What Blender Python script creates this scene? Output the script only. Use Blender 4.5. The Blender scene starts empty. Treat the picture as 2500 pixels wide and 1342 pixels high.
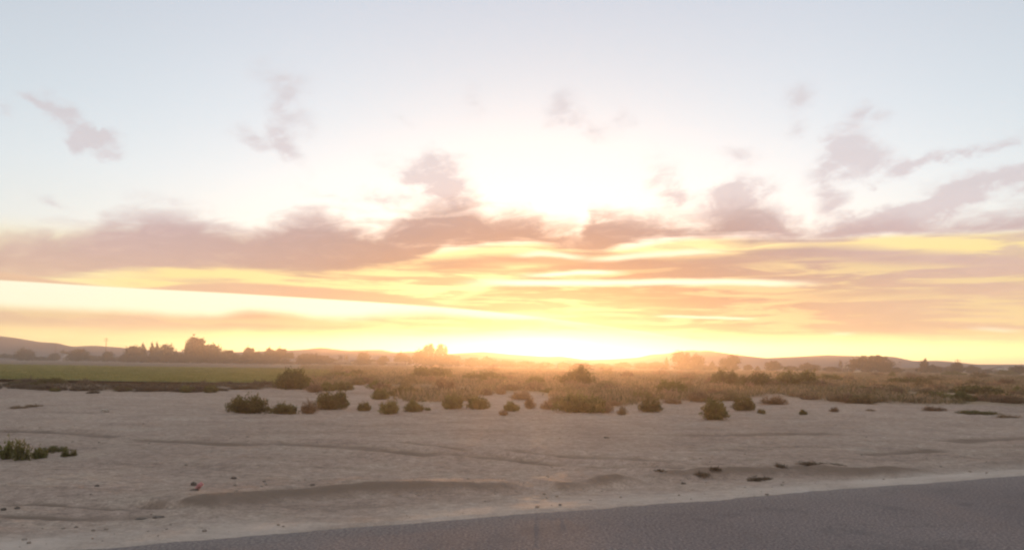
import bpy, bmesh, math, random
import numpy as np
from mathutils import Vector, Matrix

R = math.radians
SC = bpy.context.scene
COL = SC.collection
random.seed(7)

# ------------------------------------------------------------------ camera
FPX, PW, PH = 2040.0, 2500.0, 1342.0
CAM_H, PITCH, ROLL = 1.7, 6.0, 0.70
cam_data = bpy.data.cameras.new('camera')
cam_data.sensor_width = 36.0
cam_data.lens = FPX * 36.0 / PW
cam_data.clip_start, cam_data.clip_end = 0.05, 20000.0
cam = bpy.data.objects.new('camera', cam_data)
COL.objects.link(cam)
CAM_M = (Matrix.Translation((0, 0, CAM_H)) @ Matrix.Rotation(R(90 + PITCH), 4, 'X') @ Matrix.Rotation(R(ROLL), 4, 'Z'))
cam.matrix_world = CAM_M
SC.camera = cam
CAM_R = CAM_M.to_3x3()

def direction(px, py):
    return (CAM_R @ Vector((px - PW / 2, PH / 2 - py, -FPX))).normalized()
def ground_pt(px, py, z=0.0):
    d = direction(px, py)
    t = (z - CAM_H) / d.z
    return Vector((d.x * t, d.y * t, z))
def point_at(px, py, Y):
    d = direction(px, py)
    t = Y / d.y
    return Vector((d.x * t, Y, CAM_H + d.z * t))
def az_el(px, py):
    d = direction(px, py)
    return math.degrees(math.atan2(d.x, d.y)), math.degrees(math.asin(d.z))

# ------------------------------------------------------------------ sun, exposure
EXPOSURE = 2.2
SUN_AZ, SUN_EL = az_el(1320, 852)
SKY_STRENGTH = 0.1
SC.view_settings.view_transform = 'Standard'
SC.view_settings.look = 'None'
SC.view_settings.exposure = EXPOSURE
SC.view_settings.gamma = 1.0
SC.cycles.filter_width = 2.2
SC.cycles.volume_bounces = 1
SC.cycles.max_bounces = 6
SC.cycles.diffuse_bounces = 2
SC.cycles.transmission_bounces = 3
sun_data = bpy.data.lights.new('sun', 'SUN')
sun_data.energy = 1.12
sun_data.angle = R(0.5)
sun_data.color = (1.0, 0.47, 0.17)
sun = bpy.data.objects.new('sun', sun_data)
COL.objects.link(sun)
sv = Vector((math.sin(R(SUN_AZ)) * math.cos(R(SUN_EL)), math.cos(R(SUN_AZ)) * math.cos(R(SUN_EL)), math.sin(R(SUN_EL))))
sun.rotation_euler = sv.to_track_quat('Z', 'Y').to_euler()
sun.location = sv * 50

# ------------------------------------------------------------------ node helper
class NT:
    def __init__(s, tree):
        s.t = tree; s.N = tree.nodes; s.L = tree.links
    def put(s, sock, v):
        if isinstance(v, bpy.types.NodeSocket): s.L.new(v, sock)
        elif v is not None:
            if isinstance(v, (tuple, list)) and sock.type == 'RGBA' and len(v) == 3: v = (*v, 1)
            sock.default_value = v
    def m(s, op, a, b=None, c=None, clamp=False):
        n = s.N.new('ShaderNodeMath'); n.operation = op; n.use_clamp = clamp
        for i, v in enumerate((a, b, c)): s.put(n.inputs[i], v)
        return n.outputs[0]
    def mix(s, f, a, b, mode='MIX', clamp=True):
        n = s.N.new('ShaderNodeMix'); n.data_type = 'RGBA'; n.blend_type = mode; n.clamp_factor = clamp
        s.put(n.inputs[0], f); s.put(n.inputs[6], a); s.put(n.inputs[7], b)
        return n.outputs[2]
    def step(s, v, lo, hi, a=0.0, b=1.0):
        n = s.N.new('ShaderNodeMapRange'); n.interpolation_type = 'SMOOTHSTEP'
        for i, q in enumerate((v, lo, hi, a, b)): s.put(n.inputs[i], q)
        return n.outputs[0]
    def ramp(s, v, pts, mode='LINEAR'):
        n = s.N.new('ShaderNodeValToRGB'); n.color_ramp.interpolation = mode
        e = n.color_ramp.elements
        while len(e) < len(pts): e.new(0.5)
        for q, (p, c) in zip(e, pts):
            q.position = p; q.color = (*c, 1) if len(c) == 3 else c
        s.put(n.inputs[0], v)
        return n.outputs[0]
    def noise(s, vec, scale, detail=4, rough=0.55, dist=0.0, col=False):
        n = s.N.new('ShaderNodeTexNoise'); n.noise_dimensions = '3D'
        if vec is not None: s.L.new(vec, n.inputs['Vector'])
        n.inputs['Scale'].default_value = scale; n.inputs['Detail'].default_value = detail
        n.inputs['Roughness'].default_value = rough; n.inputs['Distortion'].default_value = dist
        return n.outputs[1 if col else 0]
    def xyz(s, x, y, z=0.0):
        n = s.N.new('ShaderNodeCombineXYZ')
        for i, v in enumerate((x, y, z)): s.put(n.inputs[i], v)
        return n.outputs[0]
    def sep(s, v):
        n = s.N.new('ShaderNodeSeparateXYZ'); s.L.new(v, n.inputs[0]); return n.outputs
    def curve(s, v, pts):            # piecewise curve y(x), x and y already in 0..1
        n = s.N.new('ShaderNodeFloatCurve'); c = n.mapping.curves[0]
        n.mapping.use_clip = False
        while len(c.points) < len(pts): c.points.new(0.5, 0.5)
        for q, p in zip(c.points, pts):
            q.location = p; q.handle_type = 'AUTO'
        n.mapping.update()
        s.put(n.inputs['Value'], v)
        return n.outputs[0]

# ------------------------------------------------------------------ world: NISHITA sky with evening clouds laid out by azimuth and elevation
def srgb(r, g, b):
    f = lambda c: (c / 255 / 12.92) if c / 255 <= .04045 else ((c / 255 + .055) / 1.055) ** 2.4
    return (f(r), f(g), f(b))
def build_world():
    w = bpy.data.worlds.new('World'); SC.world = w; w.use_nodes = True
    T = NT(w.node_tree); bg = w.node_tree.nodes['Background']
    K = 1.0 / (SKY_STRENGTH * 2 ** EXPOSURE)
    C = lambda r, g, b, k=1.0: tuple(v * K * k for v in srgb(r, g, b))
    sky = T.N.new('ShaderNodeTexSky'); sky.sky_type = 'NISHITA'; sky.sun_disc = False
    sky.sun_elevation = R(SUN_EL); sky.sun_rotation = R(SUN_AZ)
    tc = T.N.new('ShaderNodeTexCoord').outputs['Generated']
    x, y, z = T.sep(tc)
    az = T.m('MULTIPLY', T.m('ARCTAN2', x, y), 57.2958)
    el = T.m('MULTIPLY', T.m('ARCSINE', z), 57.2958)
    ae = T.xyz(az, el)
    # domain warps
    n1 = T.noise(T.xyz(T.m('MULTIPLY', az, .5), T.m('MULTIPLY', el, .9)), .42, 5, .6, .3, True)
    nv = T.sep(n1)
    wx = T.m('SUBTRACT', nv[0], .5); wy = T.m('SUBTRACT', nv[1], .5)
    n2 = T.noise(T.xyz(T.m('MULTIPLY', az, .16), T.m('MULTIPLY', el, 1.9), 3.3), .9, 6, .6, .5)    # long horizontal streaks
    n3 = T.noise(T.xyz(T.m('MULTIPLY', az, .9), T.m('MULTIPLY', el, 1.2), 7.1), .8, 5, .62, .6)      # wisp texture
    azw = T.m('MULTIPLY_ADD', wx, 3.2, az); elw = T.m('MULTIPLY_ADD', wy, 1.9, el)
    A0, A1, E1 = -36.0, 36.0, 24.0
    u = T.m('DIVIDE', T.m('SUBTRACT', az, A0), A1 - A0, clamp=True)
    uw = T.m('DIVIDE', T.m('SUBTRACT', azw, A0), A1 - A0, clamp=True)
    def edge(pts, warped=False):
        q = []
        for px, py in pts:
            a, e = az_el(px, py); q.append(((a - A0) / (A1 - A0), e / E1))
        q = [(0.0, q[0][1])] + q + [(1.0, q[-1][1])]
        return T.m('MULTIPLY', T.curve(uw if warped else u, q), E1)
    def below(ed, soft, e=None): return T.step(T.m('SUBTRACT', ed, e or el), -soft, soft)
    def above(ed, soft, e=None): return T.step(T.m('SUBTRACT', e or el, ed), -soft, soft)
    # sun nearness
    ds = T.m('SQRT', T.m('ADD', T.m('POWER', T.m('MULTIPLY', T.m('SUBTRACT', az, SUN_AZ), .6), 2), T.m('POWER', T.m('SUBTRACT', el, SUN_EL + .5), 2)))
    near = T.step(ds, 26.0, 0.0)
    # clear sky: the Nishita sky, cooled a little, with pale air low down
    base = T.mix(1.0, sky.outputs[0], (.80, .97, 1.30), 'MULTIPLY')
    lowair = T.ramp(T.m('DIVIDE', el, 26.0, clamp=True), [
        (0.0, C(255, 236, 150, 1.0)), (.13, C(255, 253, 215, 1.1)), (.30, C(250, 252, 250, 1.03)), (.46, C(245, 252, 255, 1.0)), (.62, C(234, 243, 248)), (.80, C(226, 233, 239)), (1.0, C(216, 222, 231))])
    base = T.mix(.72, base, lowair)
    side = T.step(T.m('ABSOLUTE', T.m('SUBTRACT', az, 3.0)), 14.0, 42.0, 1.0, .90)
    base = T.mix(1.0, base, T.xyz(side, side, side), 'MULTIPLY')
    glow = T.m('MULTIPLY', T.step(ds, 18.0, 0.0), .10 * K)
    base = T.mix(1.0, base, T.mix(1.0, (1.0, .93, .80), T.xyz(glow, glow, glow), 'MULTIPLY'), 'ADD')
    # main cloud bank
    top = edge([(0,604),(110,590),(210,578),(260,550),(330,540),(430,535),(500,546),(560,562),(620,574),(670,558),(760,540),(850,556),(940,566),(990,540),(1060,508),(1140,505),(1210,536),(1290,540),(1340,568),(1385,572),(1415,578),(1450,532),(1560,542),(1690,545),(1760,524),(1830,512),(1890,534),(1935,568),(1990,582),(2060,560),(2180,562),(2270,560),(2360,556),(2430,548),(2500,538)], True)
    bot = edge([(0,690),(200,672),(350,660),(500,656),(800,662),(950,652),(1050,622),(1100,600),(1300,594),(1400,612),(1450,614),(1550,592),(1700,580),(1850,586),(1990,592),(2150,577),(2300,574),(2500,566)])
    wisp = T.m('SUBTRACT', n3, .5)
    n5 = T.noise(T.xyz(T.m('MULTIPLY_ADD', el, -.25, T.m('MULTIPLY', az, .30)), T.m('MULTIPLY', el, .95), 19.3), 1.0, 6, .60, .7)
    elc = T.m('MULTIPLY_ADD', T.m('SUBTRACT', n5, .5), 3.0, T.m('MULTIPLY_ADD', wisp, .8, T.m('MULTIPLY_ADD', wy, 1.2, T.m('SUBTRACT', el, .38))))
    n4 = T.noise(T.xyz(T.m('MULTIPLY', az, .45), T.m('MULTIPLY_ADD', az, .12, T.m('MULTIPLY', el, 1.3)), 11.7), 1.0, 6, .66, .8)
    bank = T.m('MULTIPLY', below(top, 1.05, elc), above(bot, .38, T.m('MULTIPLY_ADD', T.m('SUBTRACT', n2, .5), 1.5, T.m('MULTIPLY_ADD', wy, .8, el))))
    # wing below the bank with its sharp slanting lower edge
    wt = edge([(0,665),(180,690),(330,702),(470,692),(600,690),(760,700),(900,712),(1050,735),(1120,752),(2500,900)])
    wb = edge([(0,684),(280,701),(560,716),(820,732),(1000,744),(1130,756),(2500,900)])
    wing = T.m('MULTIPLY', below(wt, .12, T.m('MULTIPLY_ADD', wy, .3, el)), above(wb, .07))
    # bright slot under the wing
    st = edge([(0,684),(280,701),(560,716),(820,732),(1000,744),(1130,754),(1300,772),(2500,930)])
    sb = edge([(0,748),(270,756),(520,768),(620,755),(800,776),(1000,768),(1200,772),(1300,776),(2500,935)])
    slot = T.m('MULTIPLY', below(st, .06), above(sb, .42, T.m('MULTIPLY_ADD', wy, .5, el)))
    # low peach sheet with streaks
    lt = edge([(0,752),(270,756),(520,766),(620,752),(800,772),(1000,742),(1100,735),(1300,660),(1450,640),(1700,628),(1990,600),(2150,605),(2260,620),(2500,640)])
    lb = edge([(0,846),(200,838),(420,834),(700,838),(900,826),(1100,822),(1300,812),(1500,816),(1700,834),(1900,842),(2200,846),(2500,850)])
    sheet = T.m('MULTIPLY', below(lt, .35, T.m('MULTIPLY_ADD', wy, .6, el)), above(lb, .34, T.m('MULTIPLY_ADD', wy, .25, el)))
    strk = T.step(n2, .40, .56)
    strength = T.step(az, -16.0, -4.0, .92, .60)
    sheet = T.m('MULTIPLY', sheet, T.m('MULTIPLY_ADD', strk, T.m('SUBTRACT', 1.0, T.m('MULTIPLY', strength, .75)), T.m('MULTIPLY', strength, .75)))
    # yellow band between bank and sheet
    yt = edge([(0,668),(330,684),(600,672),(820,664),(950,652),(1050,622),(1300,594),(1450,612),(1700,582),(1990,588),(2150,576),(2500,566)])
    yb = edge([(0,668),(350,692),(600,690),(800,700),(1050,738),(1200,706),(1500,702),(1800,708),(2100,706),(2500,700)])
    yel = T.m('MULTIPLY', below(yt, .25), above(yb, .3))
    def stripe(pts, thick, soft, gain, fade=2.5):
        e = edge(pts)
        a0, a1 = az_el(*pts[0])[0], az_el(*pts[-1])[0]
        d = T.m('ABSOLUTE', T.m('SUBTRACT', T.m('MULTIPLY_ADD', wy, .28, el), e))
        win = T.m('MULTIPLY', T.step(az, a0 - fade, a0 + fade), T.step(az, a1 + fade, a1 - fade))
        return T.m('MULTIPLY', T.m('MULTIPLY', T.step(d, thick + soft, thick - soft if thick > soft else 0.0), gain), win)
    bars = [  # orange-pink bars across the yellow band
        stripe([(1010,652),(1130,642),(1290,634),(1400,640),(1560,642),(1760,640),(1980,616),(2150,628),(2300,632),(2800,650)], .42, .35, .88),
        stripe([(1950,722),(2100,718),(2300,712),(2800,712)], .28, .25, .62)]
    bright = [stripe([(1300,672),(1400,666),(1500,664)], .10, .16, .9, 1.5),
              stripe([(1180,690),(1400,690),(1700,688),(1950,692)], .13, .22, .9),
              stripe([(1270,622),(1330,618),(1420,628)], .12, .2, .7, 1.2),
              stripe([(1450,632),(1580,622),(1740,614)], .14, .2, .7, 1.8),
              stripe([(1610,772),(1720,775),(1830,778)], .05, .09, .75, .8),
              stripe([(2030,816),(2080,814)], .06, .12, .4, .5),
              stripe([(2380,800),(2480,806)], .08, .14, .4, .9)]
    bar = bars[0]
    for b in bars[1:]: bar = T.m('MAXIMUM', bar, b)
    # wisps higher up
    def blob(px, py, wpx, hpx, rot, gain):
        a, e = az_el(px, py); k = 1 / 35.6
        mp = T.N.new('ShaderNodeMapping'); mp.vector_type = 'TEXTURE'
        mp.inputs['Location'].default_value = (a, e, 0)
        mp.inputs['Rotation'].default_value = (0, 0, R(rot))
        mp.inputs['Scale'].default_value = (wpx * k * .85, hpx * k * .85, 1)
        T.L.new(aew, mp.inputs[0])
        g = T.N.new('ShaderNodeTexGradient'); g.gradient_type = 'SPHERICAL'
        T.L.new(mp.outputs[0], g.inputs[0])
        return T.m('MULTIPLY', g.outputs['Fac'], gain * 1.55)
    aew = T.xyz(T.m('MULTIPLY_ADD', wx, 3.4, az), T.m('MULTIPLY_ADD', wisp, 1.6, T.m('MULTIPLY_ADD', wy, 2.2, el)))
    B = [(228,352,85,48,-12,.95),(150,290,130,44,-30,.60),(70,245,60,18,-8,.45),(5,270,50,24,-25,.4),(120,490,70,24,-15,.28),
         (690,190,130,70,-10,.40),(690,270,70,120,-20,.50),(600,335,90,34,-20,.45),(700,365,110,40,-45,.55),(750,300,60,90,0,.25),
         (1075,390,130,44,-5,.45),(1070,440,130,75,-15,.70),(1000,420,170,50,-15,.38),(950,480,150,34,0,.38),(1120,490,120,50,-20,.5),
         (1165,255,55,60,0,.34),(985,290,70,18,-25,.26),(1375,270,70,90,-25,.48),(1440,320,110,40,-20,.34),(1510,290,60,60,35,.38),
         (1620,420,80,110,20,.34),(1640,470,90,60,-15,.40),(1790,480,170,60,18,.75),(1830,500,120,70,0,.7),(1800,385,100,44,-10,.38),
         (1940,240,70,50,25,.48),(1950,310,44,40,-10,.34),(2115,285,90,50,-10,.52),(2060,360,80,60,20,.55),(2100,385,140,84,-18,.72),(2010,430,80,70,30,.5),
         (2030,500,90,60,50,.6),(2150,555,260,50,12,.75),(2060,540,120,36,10,.6),(2330,370,230,30,12,.52),(2230,410,120,26,20,.48),(2440,350,130,26,4,.3),
         (2400,455,240,60,8,.55),(2300,490,150,44,24,.45),(2230,535,180,36,18,.5),(2470,430,90,50,0,.4),(420,485,160,30,-5,.3),(780,470,130,20,-12,.25),(1900,545,90,40,35,.4)]
    acc = None
    for b in B:
        v = blob(*b); acc = v if acc is None else T.m('ADD', acc, v)
    n6 = T.noise(T.xyz(T.m('MULTIPLY_ADD', el, .55, T.m('MULTIPLY', az, .55)), T.m('MULTIPLY_ADD', az, -.45, T.m('MULTIPLY', el, 1.25)), 27.1), .8, 5, .58, .35)
    fil = T.m('MULTIPLY', T.step(n6, .30, .68, .40, 1.40), T.m('MULTIPLY_ADD', n3, .9, .55))
    wsp = T.step(T.m('MULTIPLY', acc, fil), .0, 1.0)
    # colours
    cc = T.ramp(T.m('DIVIDE', el, 20.0, clamp=True), [
        (0.0, C(246, 210, 156)), (.10, C(238, 205, 168)), (.22, C(232, 198, 170)), (.33, C(216, 187, 178)), (.44, C(205, 184, 186)), (.62, C(206, 200, 206)), (.9, C(198, 203, 211))])
    sidec = T.step(T.m('ABSOLUTE', T.m('SUBTRACT', az, 3.0)), 4.0, 34.0, 1.10, .90)
    cc = T.mix(1.0, cc, T.xyz(sidec, sidec, sidec), 'MULTIPLY')
    sun_dim = T.step(ds, 19.0, 3.0, 1.0, .27)       # cloud colour dimmed towards the sun to offset the haze glow
    cc = T.mix(1.0, cc, T.xyz(sun_dim, sun_dim, sun_dim), 'MULTIPLY')
    tone = T.step(n5, .30, .70, 1.05, .96)
    cc = T.mix(1.0, cc, T.xyz(tone, tone, tone), 'MULTIPLY')
    ycol = T.mix(near, C(255, 232, 160), C(252, 232, 165, 1.0))
    col = T.mix(T.m('MULTIPLY', wsp, .84), base, T.mix(.55, cc, C(222, 214, 217)))
    lowyel = T.m('MULTIPLY', T.step(el, 8.6, 6.2), T.m('SUBTRACT', 1.0, slot))
    col = T.mix(T.m('MULTIPLY', lowyel, T.step(az, -30.0, -22.0, .55, 1.0)), col, ycol)
    col = T.mix(T.m('MULTIPLY', yel, .9), col, ycol)
    fine_bars = T.m('MULTIPLY', T.m('MULTIPLY', yel, T.step(n2, .46, .60)), T.step(el, 8.4, 7.2, .15, .75))
    col = T.mix(fine_bars, col, cc)
    col = T.mix(sheet, col, cc)
    col = T.mix(T.m('MULTIPLY', bank, T.step(n5, .26, .50, .84, 1.0)), col, cc)
    col = T.mix(bar, col, cc)
    col = T.mix(wing, col, T.mix(.3, cc, C(250, 205, 160)))
    col = T.mix(T.m('MULTIPLY', slot, .85), col, C(255, 253, 226, 1.05))
    br = bright[0]
    for b in bright[1:]: br = T.m('MAXIMUM', br, b)
    col = T.mix(br, col, C(255, 254, 225, 1.1))
    hor = T.m('MULTIPLY', T.step(T.m('MULTIPLY_ADD', wy, .5, el), 2.3, 1.0), T.step(T.m('ABSOLUTE', T.m('SUBTRACT', az, SUN_AZ + 4)), 34.0, 18.0, .35, 1.0))
    col = T.mix(hor, col, C(255, 238, 158, 1.8))
    core = T.m('SQRT', T.m('ADD', T.m('POWER', T.m('MULTIPLY', T.m('SUBTRACT', az, SUN_AZ), .22), 2), T.m('POWER', T.m('SUBTRACT', el, SUN_EL - .2), 2)))
    col = T.mix(T.step(core, 1.25, .25), col, C(255, 250, 222, 1.35))
    w.cycles.sampling_method = 'MANUAL'; w.cycles.sample_map_resolution = 512
    T.L.new(col, bg.inputs[0]); bg.inputs[1].default_value = SKY_STRENGTH
build_world()

# ------------------------------------------------------------------ numpy noise, terrain
def vnoise(x, y, seed=0):
    xi = np.floor(x).astype(np.int64); yi = np.floor(y).astype(np.int64)
    fx = x - xi; fy = y - yi
    fx = fx * fx * (3 - 2 * fx); fy = fy * fy * (3 - 2 * fy)
    def h(a, b):
        n = (a * 374761393 + b * 668265263 + seed * 1442695041) & 0x7fffffff
        n = ((n ^ (n >> 13)) * 1274126177) & 0x7fffffff
        return ((n ^ (n >> 16)) & 0xffff) / 65535.0
    return (h(xi, yi) * (1 - fx) + h(xi + 1, yi) * fx) * (1 - fy) + (h(xi, yi + 1) * (1 - fx) + h(xi + 1, yi + 1) * fx) * fy
def fbm(x, y, oct=4, seed=0):
    v = np.zeros_like(x, dtype=float); a = .5
    for o in range(oct):
        v += a * (vnoise(x * 2 ** o + 17.3 * o, y * 2 ** o - 9.1 * o, seed + o) - .5); a *= .5
    return v
def sstep(a, b, x):
    t = np.clip((x - a) / (b - a), 0, 1); return t * t * (3 - 2 * t)

# road: straight edge through two points of the verge
E0, E1 = ground_pt(180, 1342), ground_pt(2500, 1160)
RD = (E1 - E0).normalized(); RN = Vector((-RD.y, RD.x, 0))          # RN points to the desert
if RN.y < 0: RN = -RN
ROAD_W = 11.5
def road_dist(x, y):                                                 # > 0 on the desert side
    return (x - E0.x) * RN.x + (y - E0.y) * RN.y
def road_along(x, y):
    return (x - E0.x) * RD.x + (y - E0.y) * RD.y

def px_line(pts):
    return np.array([[*ground_pt(a, b).xy] for a, b in pts])
def line_dist(x, y, P):
    """distance to a polyline, signed (+ = beyond it as seen from the road), and place along it 0..1"""
    best = np.full(x.shape, 1e9); sg = np.zeros(x.shape); tt = np.zeros(x.shape)
    n = len(P) - 1
    for i in range(n):
        ax, ay = P[i]; bx, by = P[i + 1]; dx, dy = bx - ax, by - ay
        q = ((x - ax) * dx + (y - ay) * dy) / (dx * dx + dy * dy)
        t = np.clip(q, 0, 1)
        d = np.hypot(x - ax - t * dx, y - ay - t * dy)
        s = np.sign(dx * (y - ay) - dy * (x - ax))
        m = d < best
        best = np.where(m, d, best); sg = np.where(m, s, sg); tt = np.where(m, (i + t) / n, tt)
    return best, sg, tt
# low bank thrown up by the grader beside the verge: crest line, height along it
BANK = px_line([(440,1236),(480,1226),(560,1214),(640,1203),(760,1194),(900,1184),(1050,1183),(1180,1184),(1320,1182),(1400,1178),(1500,1166),(1600,1158),(1700,1150),(1850,1147),(1960,1140),(2100,1146),(2250,1141),(2400,1131),(2520,1122)])
BANK_H = ([0, .03, .12, .22, .36, .41, .43, .455, .475, .56, .59, .615, .65, .70, .78, .86, .94, 1], [0, .12, .14, .125, .095, .085, .012, .012, .08, .08, .02, .06, .09, .11, .11, .08, .055, .04])
RUTS = [  # (polyline, half width, depth)
    (px_line([(640,1078),(760,1083),(850,1088),(1000,1098),(1100,1105)]), .42, .060),
    (px_line([(900,1071),(960,1074),(1020,1079),(1090,1086),(1200,1100)]), .34, .050),
    (px_line([(1090,1102),(1160,1106),(1250,1113),(1330,1120)]), .30, .050),
    (px_line([(1210,1092),(1300,1098),(1400,1105),(1550,1113),(1650,1124),(1760,1130),(1960,1140)]), .40, .060),
    (px_line([(1280,1118),(1370,1127),(1460,1131),(1560,1136),(1700,1145)]), .30, .045),
    (px_line([(-60,1050),(80,1052),(200,1057),(300,1064)]), .34, .04),
    (px_line([(320,1066),(450,1072),(560,1080),(700,1084)]), .40, .03),
    (px_line([(-40,1236),(90,1230),(200,1232),(330,1234),(480,1222)]), .13, .030),
    (px_line([(-40,1262),(80,1262),(250,1258),(420,1252)]), .16, .025),
    (px_line([(1650,1060),(1850,1056),(2060,1052)]), .5, .03),
    (px_line([(2090,1104),(2180,1098),(2300,1090)]), .4, .04),
    (px_line([(2300,1072),(2420,1066),(2520,1060)]), .6, .04)]
# edge of the brush: where the sand ends
SCRUB = [(-300,944),(0,946),(120,950),(260,955),(420,955),(560,950),(700,948),(800,955),(860,946),(905,938),(930,962),(1000,984),(1080,985),(1150,982),(1215,964),(1300,962),(1360,985),(1480,992),(1600,985),(1700,985),(1790,982),(1850,972),(1900,972),(1960,975),(2100,985),(2250,988),(2400,986),(2600,990)]
SCRUB_AZ = np.array([az_el(a, b)[0] for a, b in SCRUB]); SCRUB_R = np.array([ground_pt(a, b).length for a, b in SCRUB])
def scrub_mask(x, y):
    az = np.degrees(np.arctan2(x, y)); r = np.hypot(x, y)
    e = np.interp(az, SCRUB_AZ, SCRUB_R)
    e = e * (1 + .22 * fbm(x * .22, y * .10, 3, 41))
    return sstep(-.04, .10, (r - e) / e)
def terrain(x, y, parts=False):
    x = np.asarray(x, float); y = np.asarray(y, float)
    r = np.hypot(x, y); d = road_dist(x, y)
    fade = sstep(0.0, 1.2, d)
    near = 1 - sstep(70, 160, r)
    z = fbm(x * .12, y * .12, 3, 3) * .22 * fade
    z += fbm(x * .9, y * .9, 3, 5) * .085 * fade * near
    z += fbm(x * .35, y * 1.1, 3, 6) * .06 * fade * near * sstep(10, 16, r)
    z += fbm(x * 4.0, y * 4.0, 3, 9) * .036 * near * sstep(0.05, .9, d)
    z += .012 * near * sstep(.05, 1, d) * np.maximum(0, fbm(x * 9.0, y * 9.0, 2, 12)) * 2
    far = sstep(55, 130, r); z = z * (1 - far * .6)
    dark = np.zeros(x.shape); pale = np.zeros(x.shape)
    m = (r < 95) & (d > -.6)
    if m.any():
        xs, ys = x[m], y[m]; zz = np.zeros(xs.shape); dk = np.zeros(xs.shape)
        wob = 1 + .8 * fbm(xs * .8, ys * .8, 2, 22)
        bd, sg, t = line_dist(xs + .10 * fbm(xs * 1.6, ys * 1.6, 2, 23), ys + .28 * fbm(xs * 1.3, ys * 1.3, 4, 24), BANK)
        h = .80 * np.interp(t, *BANK_H) * np.clip(wob + .9 * fbm(xs * 1.9, ys * 1.9, 3, 27) * (.6 + 1.2 * sstep(.40, .55, t)), .10, 1.6)
        ends = sstep(0, .03, t) * (1 - sstep(.985, 1, t))
        side = np.where(sg > 0, np.exp(-(bd / .75) ** 2), np.exp(-(bd / (.30 + .12 * (1 - t))) ** 2))
        zz += h * side * ends
        toe = np.exp(-((bd - .42) / .34) ** 2) * (sg < 0) * ends
        zz -= .035 * toe
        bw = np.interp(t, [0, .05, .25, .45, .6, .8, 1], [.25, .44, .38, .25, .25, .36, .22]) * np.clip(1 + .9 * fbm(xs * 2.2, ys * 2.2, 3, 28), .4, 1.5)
        dk = np.maximum(dk, np.where(sg > 0, np.exp(-(bd / .07) ** 2), np.exp(-(bd / bw) ** 4)) * ends * np.clip((h - .02) / .06, 0, 1))  # disturbed soil, plus the shade of the bank's back-lit face painted in
        for P, hw, dep in RUTS:
            rd, s2, tr = line_dist(xs + .2 * fbm(xs * .7, ys * .7, 2, 31), ys + .5 * fbm(xs * .5, ys * .5, 2, 33), P)
            e = sstep(0, .15, tr) * (1 - sstep(.85, 1, tr)) * np.clip(1 + 1.6 * fbm(xs * .5, ys * .5, 2, 36), .2, 1.4)
            zz += (-dep * np.exp(-(rd / hw) ** 2) + .55 * dep * np.exp(-((rd - 1.7 * hw) / (.6 * hw)) ** 2)) * e
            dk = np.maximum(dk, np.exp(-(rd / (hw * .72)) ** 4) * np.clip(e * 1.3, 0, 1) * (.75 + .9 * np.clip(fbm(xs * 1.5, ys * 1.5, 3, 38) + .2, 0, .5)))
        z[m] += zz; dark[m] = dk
    # bank of the ditch in front of the green field
    az = np.degrees(np.arctan2(x, y)); e = np.interp(az, SCRUB_AZ, SCRUB_R)
    left = 1 - sstep(-17, -12, az)
    z += .14 * np.exp(-((r - e - 4) / 3.0) ** 2) * left * np.clip(1 + 1.6 * fbm(x * .25, y * .25, 3, 51), .3, 1.7) * (np.cos(np.radians(az)) > 0)
    # hummocks in the brush
    z += scrub_mask(x, y) * (1 - left) * .10 * np.clip(1 + 3 * fbm(x * .3, y * .3, 3, 61), 0, 2) * (1 - sstep(120, 200, r))
    # verge: the sand feathers over the asphalt edge
    rag = .34 * fbm(x * 1.1, y * 1.1, 3, 71) + .20 * fbm(x * 5, y * 5, 3, 72) - .06
    rag = rag + 1.3 * np.clip(fbm(x * .55, y * .55, 2, 76) - .05, 0, 1) * (1 - sstep(-2, 3, road_along(x, y)))
    on = sstep(.10, -.22, d + rag - .0) * (d > -ROAD_W - .3)
    z = np.where(d < 1.0, z * sstep(-.1, 1.0, d), z)
    z = z * (1 - on) - .045 * on + (1 - on) * .012 * (d < .6) * (d > -.6)
    if not parts: return z
    pale = np.exp(-(np.clip(d - .30, 0, None) / .75) ** 2) * np.clip(.72 + 1.9 * fbm(x * .7, y * .7, 3, 81), 0, 1.2)
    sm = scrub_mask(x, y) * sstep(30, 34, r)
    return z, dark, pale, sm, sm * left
def tz(x, y): return float(terrain(np.array([x]), np.array([y]))[0])

def mesh_np(name, co, faces, mat, attrs=None, smooth=False):
    """faces: int array (n, k) with k = 3 or 4"""
    me = bpy.data.meshes.new(name)
    n, k = faces.shape
    me.vertices.add(len(co)); me.vertices.foreach_set('co', np.asarray(co, np.float32).ravel())
    me.loops.add(n * k); me.loops.foreach_set('vertex_index', faces.astype(np.int32).ravel())
    me.polygons.add(n); me.polygons.foreach_set('loop_start', np.arange(0, n * k, k, dtype=np.int32))
    me.update(calc_edges=True)
    if smooth: me.polygons.foreach_set('use_smooth', np.ones(n, bool))
    for an, av in (attrs or {}).items():
        a = me.attributes.new(an, 'FLOAT', 'POINT'); a.data.foreach_set('value', np.asarray(av, np.float32))
    if mat: me.materials.append(mat)
    me.validate()
    return me
def link(name, me, parent=None, loc=None, rz=0.0, sc=None):
    o = bpy.data.objects.new(name, me); COL.objects.link(o)
    if parent: o.parent = parent
    if loc is not None: o.location = loc
    if rz: o.rotation_euler.z = rz
    if sc is not None: o.scale = sc if hasattr(sc, '__len__') else (sc, sc, sc)
    return o
def tag(o, label, cat, group=None):
    o['label'] = label; o['category'] = cat
    if group: o['group'] = group
    return o
def thing(name, loc, label, cat, group=None, rz=0.0, sc=None):
    return tag(link(name, None, None, loc, rz, sc), label, cat, group)
def kind(o, k): o['kind'] = k; return o
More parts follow.
